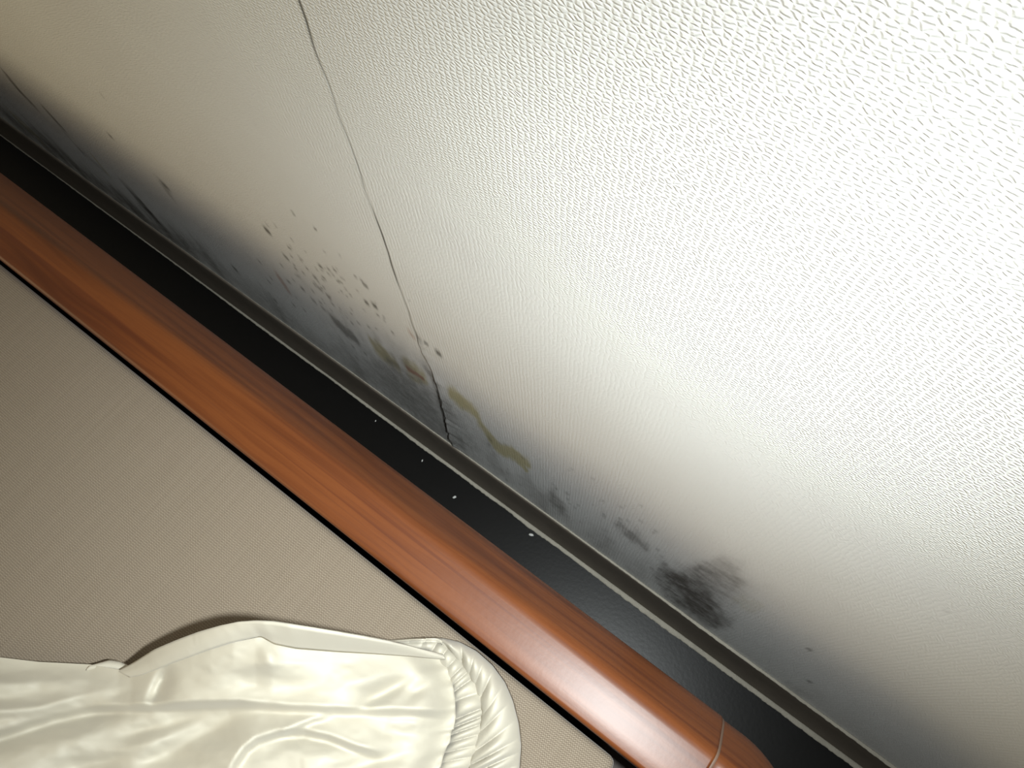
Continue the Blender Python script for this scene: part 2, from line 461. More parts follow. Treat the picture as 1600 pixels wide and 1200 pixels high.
    ('speck', -0.2949, 0.2561, -0.2940, 0.2559, 0.00038, 0.00140, 0.50),
    ('speck', -0.2657, 0.3001, -0.2641, 0.2997, 0.00063, 0.00213, 0.40),
    ('speck', -0.2906, 0.2187, -0.2891, 0.2184, 0.00060, 0.00241, 0.31),
    ('speck', -0.3668, 0.1877, -0.3652, 0.1874, 0.00062, 0.00257, 0.47),
    ('speck', -0.2944, 0.2532, -0.2928, 0.2528, 0.00061, 0.00229, 0.43),
    ('speck', -0.2778, 0.2792, -0.2763, 0.2789, 0.00062, 0.00218, 0.40),
    ('speck', -0.3556, 0.1545, -0.3538, 0.1541, 0.00072, 0.00315, 0.52),
    ('speck', -0.2911, 0.3166, -0.2899, 0.3163, 0.00047, 0.00151, 0.52),
    ('speck', -0.2802, 0.2532, -0.2792, 0.2529, 0.00041, 0.00155, 0.33),
    ('speck', -0.2592, 0.2566, -0.2577, 0.2563, 0.00055, 0.00207, 0.35),
    ('speck', -0.3091, 0.2671, -0.3078, 0.2668, 0.00048, 0.00174, 0.43),
    ('speck', -0.3684, 0.2129, -0.3667, 0.2125, 0.00066, 0.00260, 0.52),
    ('speck', -0.2926, 0.1278, -0.2909, 0.1273, 0.00069, 0.00325, 0.31),
    ('speck', -0.2876, 0.1572, -0.2857, 0.1568, 0.00074, 0.00335, 0.42),
    ('speck', -0.3036, 0.2354, -0.3019, 0.2350, 0.00066, 0.00253, 0.42),
    ('speck', -0.2751, 0.2843, -0.2735, 0.2839, 0.00061, 0.00212, 0.54),
    ('speck', -0.2233, 0.3069, -0.2221, 0.3066, 0.00044, 0.00149, 0.31),
    ('speck', -0.2567, 0.3355, -0.2553, 0.3351, 0.00055, 0.00174, 0.28),
    ('speck', -0.2927, 0.2591, -0.2912, 0.2588, 0.00060, 0.00219, 0.36),
    ('speck', -0.2727, 0.1622, -0.2711, 0.1619, 0.00059, 0.00266, 0.54),
    ('speck', -0.2763, 0.2852, -0.2749, 0.2849, 0.00053, 0.00186, 0.28),
    ('speck', -0.2514, 0.3092, -0.2501, 0.3089, 0.00050, 0.00168, 0.31),
    ('speck', -0.2208, 0.2896, -0.2197, 0.2894, 0.00042, 0.00150, 0.53),
    ('speck', -0.2750, 0.2390, -0.2737, 0.2387, 0.00052, 0.00202, 0.41),
    ('speck', -0.3352, 0.2146, -0.3337, 0.2142, 0.00060, 0.00238, 0.44),
    ('speck', -0.2621, 0.2466, -0.2608, 0.2463, 0.00050, 0.00192, 0.46),
    ('speck', -0.2606, 0.3046, -0.2590, 0.3042, 0.00061, 0.00207, 0.41),
    ('speck', -0.2864, 0.2663, -0.2851, 0.2660, 0.00049, 0.00179, 0.43),
    ('speck', -0.2419, 0.2749, -0.2405, 0.2746, 0.00053, 0.00193, 0.29),
    ('speck', -0.3256, 0.2287, -0.3240, 0.2283, 0.00063, 0.00242, 0.37),
    ('speck', -0.3404, 0.1833, -0.3393, 0.1831, 0.00044, 0.00183, 0.29),
    ('speck', -0.3930, 0.1337, -0.3916, 0.1334, 0.00057, 0.00257, 0.39),
    ('speck', -0.3145, 0.2455, -0.3132, 0.2452, 0.00051, 0.00189, 0.35),
    ('speck', -0.2813, 0.3114, -0.2802, 0.3112, 0.00043, 0.00140, 0.37),
    ('speck', -0.2864, 0.2574, -0.2850, 0.2570, 0.00055, 0.00203, 0.47),
    ('speck', -0.2726, 0.2975, -0.2712, 0.2971, 0.00058, 0.00197, 0.33),
    ('speck', -0.2492, 0.3098, -0.2478, 0.3095, 0.00053, 0.00176, 0.30),
    ('speck', -0.2725, 0.3038, -0.2711, 0.3035, 0.00058, 0.00195, 0.39),
    ('speck', -0.2833, 0.2448, -0.2821, 0.2445, 0.00048, 0.00184, 0.45),
    ('speck', -0.2772, 0.2320, -0.2760, 0.2317, 0.00045, 0.00178, 0.30),
    ('speck', -0.3018, 0.2633, -0.3003, 0.2629, 0.00063, 0.00227, 0.50),
    ('speck', -0.2563, 0.3000, -0.2548, 0.2997, 0.00057, 0.00194, 0.44),
    ('speck', -0.2951, 0.2248, -0.2940, 0.2246, 0.00043, 0.00171, 0.35),
    ('speck', -0.2954, 0.2302, -0.2942, 0.2299, 0.00050, 0.00196, 0.38),
    ('speck', -0.2928, 0.2913, -0.2912, 0.2910, 0.00063, 0.00215, 0.31),
    ('speck', -0.2182, 0.2694, -0.2166, 0.2690, 0.00059, 0.00221, 0.54),
    ('speck', -0.3148, 0.3130, -0.3132, 0.3126, 0.00062, 0.00201, 0.33),
    ('speck', -0.3399, 0.1622, -0.3382, 0.1618, 0.00068, 0.00298, 0.41),
    ('speck', -0.2664, 0.3066, -0.2654, 0.3063, 0.00040, 0.00135, 0.29),
    ('speck', -0.3122, 0.2479, -0.3106, 0.2475, 0.00065, 0.00241, 0.28),
    ('speck', -0.2688, 0.2238, -0.2670, 0.2234, 0.00068, 0.00271, 0.51),
    ('speck', -0.2716, 0.2293, -0.2706, 0.2290, 0.00039, 0.00152, 0.47),
    ('speck', -0.2544, 0.3002, -0.2530, 0.2999, 0.00053, 0.00180, 0.41),
    ('speck', -0.3032, 0.3220, -0.3019, 0.3217, 0.00052, 0.00164, 0.36),
    ('speck', -0.2403, 0.3466, -0.2392, 0.3463, 0.00043, 0.00133, 0.48),
    ('speck', -0.2789, 0.2923, -0.2776, 0.2920, 0.00051, 0.00174, 0.49),
    ('speck', -0.2285, 0.3306, -0.2271, 0.3302, 0.00056, 0.00179, 0.49),
    ('speck', -0.2827, 0.2631, -0.2813, 0.2628, 0.00056, 0.00205, 0.50),
    ('speck', -0.2559, 0.2787, -0.2548, 0.2784, 0.00043, 0.00154, 0.41),
    ('speck', -0.2946, 0.2927, -0.2932, 0.2924, 0.00059, 0.00200, 0.27),
    ('speck', -0.2642, 0.2758, -0.2632, 0.2756, 0.00039, 0.00141, 0.29),
    ('speck', -0.2371, 0.2520, -0.2361, 0.2518, 0.00038, 0.00147, 0.41),
    ('speck', -0.2716, 0.3031, -0.2705, 0.3029, 0.00044, 0.00149, 0.44),
    ('speck', -0.3167, 0.2451, -0.3156, 0.2449, 0.00045, 0.00169, 0.36),
    ('speck', -0.2391, 0.3055, -0.2377, 0.3052, 0.00053, 0.00180, 0.37),
    ('speck', -0.2600, 0.2813, -0.2588, 0.2811, 0.00046, 0.00163, 0.43),
    ('speck', -0.3016, 0.2198, -0.2999, 0.2194, 0.00066, 0.00263, 0.44),
    ('speck', -0.2944, 0.2872, -0.2931, 0.2869, 0.00051, 0.00175, 0.46),
    ('speck', -0.2982, 0.3019, -0.2970, 0.3017, 0.00049, 0.00162, 0.34),
    ('speck', -0.0714, 0.1590, -0.0698, 0.1587, 0.00055, 0.00269, 0.34),
    ('speck', 0.0025, 0.1969, 0.0043, 0.1964, 0.00065, 0.00306, 0.32),
    ('speck', -0.1343, 0.0755, -0.1322, 0.0750, 0.00076, 0.00410, 0.34),
    ('speck', -0.0217, 0.1770, -0.0200, 0.1766, 0.00062, 0.00302, 0.28),
    ('speck', -0.1710, 0.0989, -0.1689, 0.0984, 0.00080, 0.00416, 0.19),
    ('speck', -0.1781, 0.0630, -0.1757, 0.0625, 0.00090, 0.00488, 0.21),
    ('speck', -0.1939, 0.0747, -0.1917, 0.0742, 0.00079, 0.00423, 0.33),
    ('speck', 0.0070, 0.1867, 0.0088, 0.1863, 0.00062, 0.00299, 0.19),
    ('speck', -0.0296, 0.2075, -0.0279, 0.2071, 0.00060, 0.00276, 0.35),
    ('speck', -0.1799, 0.1086, -0.1780, 0.1082, 0.00070, 0.00358, 0.33),
    ('speck', -0.1376, 0.1007, -0.1354, 0.1003, 0.00077, 0.00404, 0.25),
    ('speck', -0.1085, 0.0825, -0.1068, 0.0821, 0.00060, 0.00324, 0.26),
    ('speck', -0.1804, 0.0615, -0.1781, 0.0610, 0.00084, 0.00456, 0.21),
    ('speck', -0.0447, 0.2208, -0.0431, 0.2205, 0.00057, 0.00254, 0.27),
    ('speck', -0.0820, 0.1658, -0.0809, 0.1655, 0.00042, 0.00203, 0.31),
    ('speck', -0.0058, 0.2305, -0.0044, 0.2302, 0.00047, 0.00208, 0.31),
    ('speck', -0.1522, 0.0815, -0.1506, 0.0811, 0.00060, 0.00321, 0.22),
    ('speck', -0.0421, 0.1904, -0.0408, 0.1901, 0.00046, 0.00218, 0.31),
    ('speck', -0.0962, 0.2151, -0.0950, 0.2148, 0.00044, 0.00193, 0.18),
    ('speck', -0.0830, 0.1728, -0.0818, 0.1725, 0.00045, 0.00212, 0.24),
    ('speck', -0.1189, 0.0946, -0.1171, 0.0942, 0.00065, 0.00344, 0.29),
    ('speck', -0.0853, 0.1026, -0.0831, 0.1021, 0.00077, 0.00409, 0.28),
    ('speck', -0.0829, 0.1663, -0.0810, 0.1659, 0.00067, 0.00321, 0.35),
    ('speck', -0.0855, 0.1716, -0.0842, 0.1713, 0.00047, 0.00225, 0.31),
    ('speck', -0.0469, 0.2155, -0.0457, 0.2152, 0.00041, 0.00184, 0.23),
    ('speck', -0.1445, 0.1723, -0.1425, 0.1718, 0.00075, 0.00346, 0.34),
    ('speck', -0.1290, 0.1888, -0.1271, 0.1883, 0.00067, 0.00304, 0.20),
    ('speck', -0.1724, 0.1066, -0.1708, 0.1063, 0.00058, 0.00296, 0.24),
    ('speck', -0.0625, 0.1647, -0.0609, 0.1644, 0.00055, 0.00265, 0.27),
    ('speck', -0.1423, 0.1386, -0.1401, 0.1381, 0.00082, 0.00404, 0.25),
    ('speck', -0.0692, 0.1500, -0.0679, 0.1497, 0.00043, 0.00215, 0.34),
    ('speck', 0.0067, 0.1320, 0.0088, 0.1315, 0.00073, 0.00385, 0.25),
    ('speck', -0.0316, 0.2365, -0.0300, 0.2361, 0.00054, 0.00236, 0.33),
    ('speck', -0.1319, 0.1045, -0.1296, 0.1040, 0.00086, 0.00446, 0.30),
    ('speck', -0.0719, 0.1749, -0.0701, 0.1744, 0.00065, 0.00308, 0.30),
    ('speck', -0.0648, 0.1488, -0.0630, 0.1484, 0.00064, 0.00319, 0.29),
    ('speck', -0.1459, 0.1772, -0.1438, 0.1767, 0.00077, 0.00355, 0.21),
    ('speck', -0.1133, 0.1858, -0.1116, 0.1854, 0.00061, 0.00281, 0.28),
    ('speck', -0.0506, 0.1941, -0.0495, 0.1938, 0.00038, 0.00178, 0.31),
    ('speck', -0.0299, 0.1862, -0.0282, 0.1858, 0.00062, 0.00295, 0.24),
    ('speck', -0.1308, 0.1184, -0.1290, 0.1180, 0.00065, 0.00329, 0.22),
    ('speck', -0.0282, 0.1983, -0.0269, 0.1980, 0.00047, 0.00217, 0.25),
    ('speck', -0.0724, 0.2369, -0.0713, 0.2367, 0.00038, 0.00161, 0.23),
    ('speck', -0.1859, -0.0222, -0.1833, -0.0228, 0.00094, 0.00574, 0.31),
    ('speck', -0.1466, 0.1544, -0.1445, 0.1540, 0.00075, 0.00358, 0.31),
    ('speck', -0.0579, 0.1165, -0.0563, 0.1161, 0.00057, 0.00298, 0.21),
    ('speck', -0.0736, 0.1731, -0.0717, 0.1727, 0.00067, 0.00321, 0.19),
    ('speck', -0.0240, 0.2152, -0.0221, 0.2147, 0.00066, 0.00299, 0.25),
    ('speck', -0.0709, 0.2438, -0.0693, 0.2434, 0.00057, 0.00239, 0.23),
    ('speck', -0.0206, 0.2697, -0.0192, 0.2694, 0.00049, 0.00201, 0.31),
    ('speck', -0.1874, 0.1542, -0.1856, 0.1538, 0.00065, 0.00306, 0.26),
    ('speck', -0.1428, 0.1715, -0.1417, 0.1712, 0.00042, 0.00194, 0.27),
    ('speck', -0.0552, 0.2560, -0.0535, 0.2556, 0.00061, 0.00254, 0.20),
    ('speck', -0.0288, 0.2457, -0.0279, 0.2455, 0.00034, 0.00145, 0.24),
    ('speck', -0.1337, 0.1810, -0.1323, 0.1807, 0.00052, 0.00239, 0.34),
    ('speck', -0.0412, 0.1829, -0.0393, 0.1825, 0.00067, 0.00320, 0.29),
    ('speck', -0.0052, 0.2377, -0.0036, 0.2373, 0.00058, 0.00253, 0.35),
    ('speck', -0.0162, 0.2361, -0.0145, 0.2357, 0.00057, 0.00249, 0.27),
    ('speck', -0.1772, 0.0274, -0.1756, 0.0271, 0.00058, 0.00330, 0.27),
    ('speck', -0.0405, 0.1881, -0.0390, 0.1878, 0.00051, 0.00241, 0.30),
]

def build_wall():
    xs = np.unique(np.round(np.concatenate([
        np.arange(-2.0, -.80, .03), np.arange(-.80, .32, .0012), np.arange(.32, .80, .02)]), 5))
    SX = -.1905
    near = np.array([-.0024, -.0012, -.0006, -.0003, .0, .0003, .0006, .0012, .0024])
    xs = xs[np.abs(xs - SX) > .0028]
    xs = np.sort(np.concatenate([xs, SX + near]))
    zs = np.concatenate([np.arange(0, .44, .003), np.arange(.44, .72, .006), np.arange(.72, 1.41, .03)])
    X, Z = np.meshgrid(xs, zs, indexing='ij')
    # the paper joint: it wanders a little and lifts off near the bottom
    seam_x = (vnoise(Z * 60, Z * 0) - .5) * .0016 + np.interp(Z, [0, .07, .12, .18, .235, .28, .40, 1.5],
              [-.0055, -.0035, -.0015, .001, .003, -.0008, .0, .0])
    wgt = np.exp(-((X - SX) / .03) ** 2)
    X2 = X + seam_x * wgt
    d = X - SX
    lift = np.interp(Z, [0, .07, .20, .26, .32, .45, .62, 1.5], [.0014, .0018, .0012, .0006, .00012, .00002, .00002, .00002])
    lift = lift * (.45 + 1.1 * vnoise(Z * 140 + 7, Z * 0 + 3))
    right = np.where(d >= 0, np.exp(-np.maximum(d, 0) / .010), 0)
    left = np.where(d < 0, np.exp(d / .003), 0)
    Y = -lift * right + .0 * left
    groove = np.exp(-(d / .00035) ** 2) * .00012
    Y = Y + groove + (fbm(X * 14, Z * 9, 3) - .5) * .0004 * sstep(.06, .15, Z)
    n, m = X.shape
    verts = np.stack([X2, Y, Z], -1).reshape(-1, 3)
    me = bpy.data.meshes.new('wall_back')
    idx = np.arange(n * m).reshape(n, m)
    q = np.stack([idx[:-1, :-1], idx[1:, :-1], idx[1:, 1:], idx[:-1, 1:]], -1).reshape(-1, 4)
    me.vertices.add(n * m); me.vertices.foreach_set('co', verts.ravel())
    me.loops.add(q.size); me.loops.foreach_set('vertex_index', q.ravel().astype(np.int32))
    me.polygons.add(len(q))
    me.polygons.foreach_set('loop_start', np.arange(0, q.size, 4, dtype=np.int32))
    me.polygons.foreach_set('loop_total', np.full(len(q), 4, dtype=np.int32))
    me.update(calc_edges=True); me.validate()
    me.polygons.foreach_set('use_smooth', np.ones(len(q), dtype=bool))
    # stains: wobbly capsules on the paper, stored as masks
    out = {k: np.zeros(X.shape) for k in ('mold', 'brown', 'yellow', 'pink', 'speck')}
    wx = (fbm(X * 55 + 3, Z * 16, 4) - .5); wz = (fbm(X * 55 + 90, Z * 16 + 40, 4) - .5)
    wx2 = (fbm(X * 230 + 13, Z * 70, 3) - .5); wz2 = (fbm(X * 230 + 190, Z * 70 + 40, 3) - .5)
    for kind, x0, z0, x1, z1, rx, rz, a in STAINS:
        fine = kind in ('speck', 'crack')
        ex_ = 3.2 * rx; ez_ = 3.2 * rz
        i0, i1 = np.searchsorted(xs, [min(x0, x1) - ex_, max(x0, x1) + ex_])
        j0, j1 = np.searchsorted(zs, [min(z0, z1) - ez_, max(z0, z1) + ez_])
        if i0 == i1 or j0 == j1: continue
        s = (slice(i0, i1), slice(j0, j1))
        k1 = .9 if not fine else 0.0
        u = X2[s] / rx + k1 * 1.6 * wx[s] + ((1.1 if fine else .55) * wx2[s]); w = Z[s] / rz + k1 * 1.6 * wz[s] + ((1.1 if fine else .55) * wz2[s])
        ax, az, bx, bz = x0 / rx, z0 / rz, x1 / rx, z1 / rz
        L = (bx - ax) ** 2 + (bz - az) ** 2
        tt = np.clip(((u - ax) * (bx - ax) + (w - az) * (bz - az)) / max(L, 1e-9), 0, 1)
        dd = (u - ax - tt * (bx - ax)) ** 2 + (w - az - tt * (bz - az)) ** 2
        val = a * np.exp(-dd * (1.0 if not fine else .8))
        key = 'speck' if fine else kind
        out[key][s] = 1 - (1 - out[key][s]) * (1 - val)
    # a faint dirty line in the joint itself
    dirt = np.exp(-((X - SX) / .0006) ** 2) * (.75 + .75 * vnoise(Z * 45, Z * 0 + 9)) * (vnoise(Z * 20, Z * 0 + 5) * .8 + .35)
    out['speck'] = np.clip(1 - (1 - out['speck']) * (1 - np.clip(dirt, 0, .9)), 0, 1)
    for k, v in out.items():
        at = me.attributes.new(k, 'FLOAT', 'POINT')
        at.data.foreach_set('value', v.ravel().astype(np.float32))
    me.materials.append(M['wall'])
    o = bpy.data.objects.new('wall_back', me); COL.objects.link(o)
    tag(o, 'white embossed wallpaper wall with a vertical joint and mould along its foot', 'wall', kind='structure')
build_wall()

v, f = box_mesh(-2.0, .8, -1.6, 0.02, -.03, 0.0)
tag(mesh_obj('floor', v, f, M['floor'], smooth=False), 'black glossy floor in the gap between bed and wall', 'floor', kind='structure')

# ---------------------------------------------------------------- baseboard: thin at the top, flared foot
def extrude_x(name, prof, xs, mat, parent=None, caps=True):
    n = len(prof)
    v = [(x, y, z) for x in xs for (y, z) in prof]
    f = grid_faces(len(xs), n, closed_v=True)
    if caps:
        f.append(tuple(range(n))); f.append(tuple((len(xs) - 1) * n + k for k in range(n)))
    return mesh_obj(name, v, f, mat, parent)
bb = [(0.0, 0.0005), (-.0068, .0005), (-.0066, .004), (-.0052, .012), (-.0038, .024), (-.0030, .040), (-.0026, .056), (-.0022, .0590), (-.0016, .0598), (-.0004, .060)]
o = extrude_x('baseboard_back', bb, np.linspace(-1.99, .79, 60), M['base'])
tag(o, 'dark brown baseboard at the foot of the mouldy wall', 'baseboard', kind='structure')

# dust caught along the baseboard
def dust_line(name, yc, zc, w_of_x, h, label, seed):
    xs = np.arange(-1.2, .40, .0016)
    n = 9
    w = w_of_x(xs) * (.92 + .16 * vnoise(xs * 420, xs * 0 + seed)) * (.88 + .24 * vnoise(xs * 30, xs * 0 + seed + 5))
    off = (vnoise(xs * 400, xs * 0 + seed + 2) - .5) * .0003
    V = []
    for i, x in enumerate(xs):
        for k in range(n):
            a = math.pi * k / (n - 1)
            V.append((x, yc - w[i] * .5 + math.cos(a) * w[i] * .5 + off[i] * (k / (n - 1)), zc + h * math.sin(a) * (.8 + .4 * _tab[(i * 3) % 256, (k + seed) % 256])))
    o = mesh_obj(name, V, grid_faces(len(xs), n), M['dust'])
    return tag(o, label, 'dust', kind='stuff')
dust_line('dust_line', -.0064, .0006, lambda x: np.interp(x, [-1.2, -.7, -.45, -.2, .05, .4], [.0012, .0016, .0026, .0036, .0047, .0055]), .0012,
          'grey line of dust on the floor at the foot of the dark baseboard', 3)
dust_line('dust_line', -.0002, .0598, lambda x: np.interp(x, [-1.2, -.45, -.25, -.1, .1, .4], [.0004, .0006, .0010, .0014, .0026, .0030]), .0006,
          'thin line of dust on top of the baseboard against the wall', 8)

# lint specks lying in the gap
def lint(x, y, r, seed, label):
    bm = bmesh.new()
    bmesh.ops.create_icosphere(bm, subdivisions=2, radius=1)
    rr = random.Random(seed)
    for v in bm.verts:
        k = .6 + .7 * rr.random()
        v.co = Vector((v.co.x * r * 1.2 * k, v.co.y * r * .75 * k, (v.co.z * .5 + .5) * r * .8))
    me = bpy.data.meshes.new('lint_speck'); bm.to_mesh(me); bm.free()
    me.polygons.foreach_set('use_smooth', [True] * len(me.polygons))
    me.materials.append(M['lint'])
    o = bpy.data.objects.new('lint_speck', me); COL.objects.link(o)
    o.location = (x, y, .0002); o.rotation_euler.z = rr.random() * 3
    tag(o, label, 'lint', 'lint specks on the dark floor')
lint(-.0981, -.0148, .0021, 1, 'largest pale lint speck on the black floor, right by the dust line')
lint(-.1784, -.0295, .0017, 2, 'pale lint speck on the black floor close to the wooden bed rail')
lint(-.2263, -.0196, .0010, 3, 'tiny pale lint speck on the black floor, between rail and crack in the wallpaper')
lint(-.2903, -.0156, .0008, 4, 'faintest lint speck, farthest left in the dark gap')

# ---------------------------------------------------------------- bed frame
bed = empty('bed_frame', (-.5, -.55, 0), 'reddish brown wooden bed frame with a rounded corner, standing along the wall', 'bed')
def rail_profile():
    p = [(-.1200, .185), (-.1210, .19), (-.1210, .2970), (-.1207, .2988), (-.1198, .2998), (-.1185, .3001),
         (-.112, .3002), (-.104, .3002), (-.0965, .3001), (-.0945, .2999), (-.0928, .2993), (-.0912, .2982), (-.0898, .2967), (-.0885, .2950),
         (-.0845, .2880), (-.0805, .2806), (-.0768, .2737), (-.0742, .2686), (-.0718, .2630), (-.0704, .2575), (-.0696, .250), (-.0696, .19), (-.0708, .185)]
    return p
prof = rail_profile()
JX = .0835
extrude_x('side_rail', prof, np.concatenate([np.linspace(-1.9, -.02, 40), [.03, .06, JX - .0016, JX - .0004]]), M['wood'], bed)
# soft end of the rail: a fine filler line in the joint
pc = np.array(prof); cy, cz = -.0955, .245
def inset(p, k): return [(cy + (y - cy) * (1 - k / .026), cz + (z - cz) * (1 - k / .055)) for y, z in p]
extrude_x('joint', inset(prof, .0007), [JX - .0006, JX + .0012], M['seam'], bed)['label'] = 'pale joint line in the rail'
# corner: straight start, quarter turn, then the short rail across the end
def sweep_corner():
    R0 = .060; cx, cyc = .097, -.1300
    outer_y = -.0698
    V = []; n = len(prof); rings = []
    ip = inset(prof, .0011)
    for x in (JX + .0004, JX + .0012, .090): rings.append([(x, y, z) for y, z in (ip if x > JX + .0006 else inset(prof, .0018))])
    for a in np.linspace(0, math.pi / 2, 22):
        rings.append([(cx + (y - cyc) * math.sin(a), cyc + (y - cyc) * math.cos(a), z) for y, z in ip])
    for y2 in (-.16, -.3):
        if y2 < -.131: rings.append([(cx + (y - cyc), y2, z) for y, z in ip])
    V = [p for r in rings for p in r]
    f = grid_faces(len(rings), n, closed_v=True)
    f.append(tuple(range(n)))
    f.append(tuple((len(rings) - 1) * n + k for k in range(n)))
    return V, f
v, f = sweep_corner()
mesh_obj('corner_piece', v, f, M['wood'], bed)
ip = inset(prof, .0011)
V = [(.097 + (y + .13), yy, z) for yy in (-.301, -.7, -1.1) for y, z in ip]
fs = grid_faces(3, len(ip), closed_v=True) + [tuple(range(len(ip))), tuple(2 * len(ip) + k for k in range(len(ip)))]
mesh_obj('end_rail', V, fs, M['wood_end'], bed)
for lx, ly in ((.120, -.100), (-1.85, -.096), (.133, -1.06)):
    v, f = box_mesh(lx - .022, lx + .022, ly - .022, ly + .022, 0.0, .188)
    bevel(mesh_obj('leg', v, f, M['hidden_wood'], bed, smooth=False), .003)
# ledger the mattress base lies on
v, f = box_mesh(-1.88, .105, -.165, -.1212, .165, .185)
mesh_obj('support_ledge', v, f, M['hidden_wood'], bed, smooth=False)
for k in range(7):
    x = -1.8 + k * .28
    v, f = box_mesh(x, x + .07, -1.08, -.150, .170, .1849)
    mesh_obj('slat', v, f, M['hidden_wood'], bed, smooth=False)

# ---------------------------------------------------------------- mattress base in tan woven cloth
mb = empty('mattress_base', (-.5, -.55, .185), 'flat mattress base covered in tan woven cloth, set inside the wooden bed rail', 'mattress base')
def rounded_block(name, x0, x1, y0, y1, z0, z1, r, mat, parent, skew):
    bm = bmesh.new()
    nx, ny = 60, 30
    v, f = box_mesh(x0, x1, y0, y1, z0, z1)
    vs = [bm.verts.new(Vector(p)) for p in v]
    for q in f: bm.faces.new([vs[k] for k in q])
    for vv in bm.verts:
        if vv.co.y > (y0 + y1) / 2: vv.co.y += skew * (vv.co.x - x1)
    bmesh.ops.bevel(bm, geom=[e for e in bm.edges], offset=r, segments=6, profile=.5, affect='EDGES')
    bmesh.ops.recalc_face_normals(bm, faces=bm.faces)
    me = bpy.data.meshes.new(name)
    for vv in bm.verts: vv.co -= parent.location
    bm.to_mesh(me); bm.free()
    me.polygons.foreach_set('use_smooth', [True] * len(me.polygons))
    me.materials.append(mat)
    o = bpy.data.objects.new(name, me); COL.objects.link(o); o.parent = parent
    return o
rounded_block('cover', -1.85, .046, -1.05, -.1247, .1852, .290, .0045, M['fabric'], mb, -.0026)

# ---------------------------------------------------------------- cream padded cover lying on the mattress base
TOPZ = .290
def at(px, py, h):
    """point of the photo's line of sight px, py at height h over the mattress base (numpy arrays)"""
    px = np.asarray(px, float); py = np.asarray(py, float); h = np.asarray(h, float)
    a = (px - 800) / 1250.0; b = -(py - 600) / 1250.0
    d = [a * RIGHT[k] + b * UP[k] - BACK[k] for k in range(3)]
    t = (TOPZ + h - CAM.z) / d[2]
    return np.stack([CAM[k] + d[k] * t for k in range(3)], -1)

def seg_dist(X, Y, pts):
    """distance to a polyline, signed (positive below it in the photo), and position along it"""
    best = np.full(X.shape, 1e9); sg = np.zeros(X.shape); pos = np.zeros(X.shape); acc = 0.0
    tot = sum(math.dist(p, q) for p, q in zip(pts[:-1], pts[1:]))
    for (x0, y0), (x1, y1) in zip(pts[:-1], pts[1:]):
        L = math.hypot(x1 - x0, y1 - y0)
        t = np.clip(((X - x0) * (x1 - x0) + (Y - y0) * (y1 - y0)) / L ** 2, 0, 1)
        dx = X - x0 - t * (x1 - x0); dy = Y - y0 - t * (y1 - y0)
        d = np.hypot(dx, dy)
        s = np.sign((x1 - x0) * (Y - y0) - (y1 - y0) * (X - x0))
        m = d < best
        best = np.where(m, d, best); sg = np.where(m, s, sg); pos = np.where(m, (acc + t * L) / tot, pos)
        acc += L
    return best, sg, pos

TOPX = [-720, -100, 0, 60, 140, 185, 205, 235, 260, 300, 330, 365, 400, 425, 470, 520, 600, 660, 690, 720]
TOPY = [1026, 1024, 1027, 1034, 1038, 1046, 1053, 1046, 1036, 1022, 1012, 1000, 991, 1004, 1010, 1012, 1016, 1020, 1024, 1030]
TOPH = [.014, .014, .014, .013, .014, .019, .024, .034, .042, .053, .060, .066, .068, .066, .061, .054, .040, .026, .018, .014]
RY = [960, 1010, 1030, 1055, 1090, 1120, 1160, 1200, 1300, 1500]
RX = [668, 678, 692, 705, 711, 712, 701, 686, 655, 610]

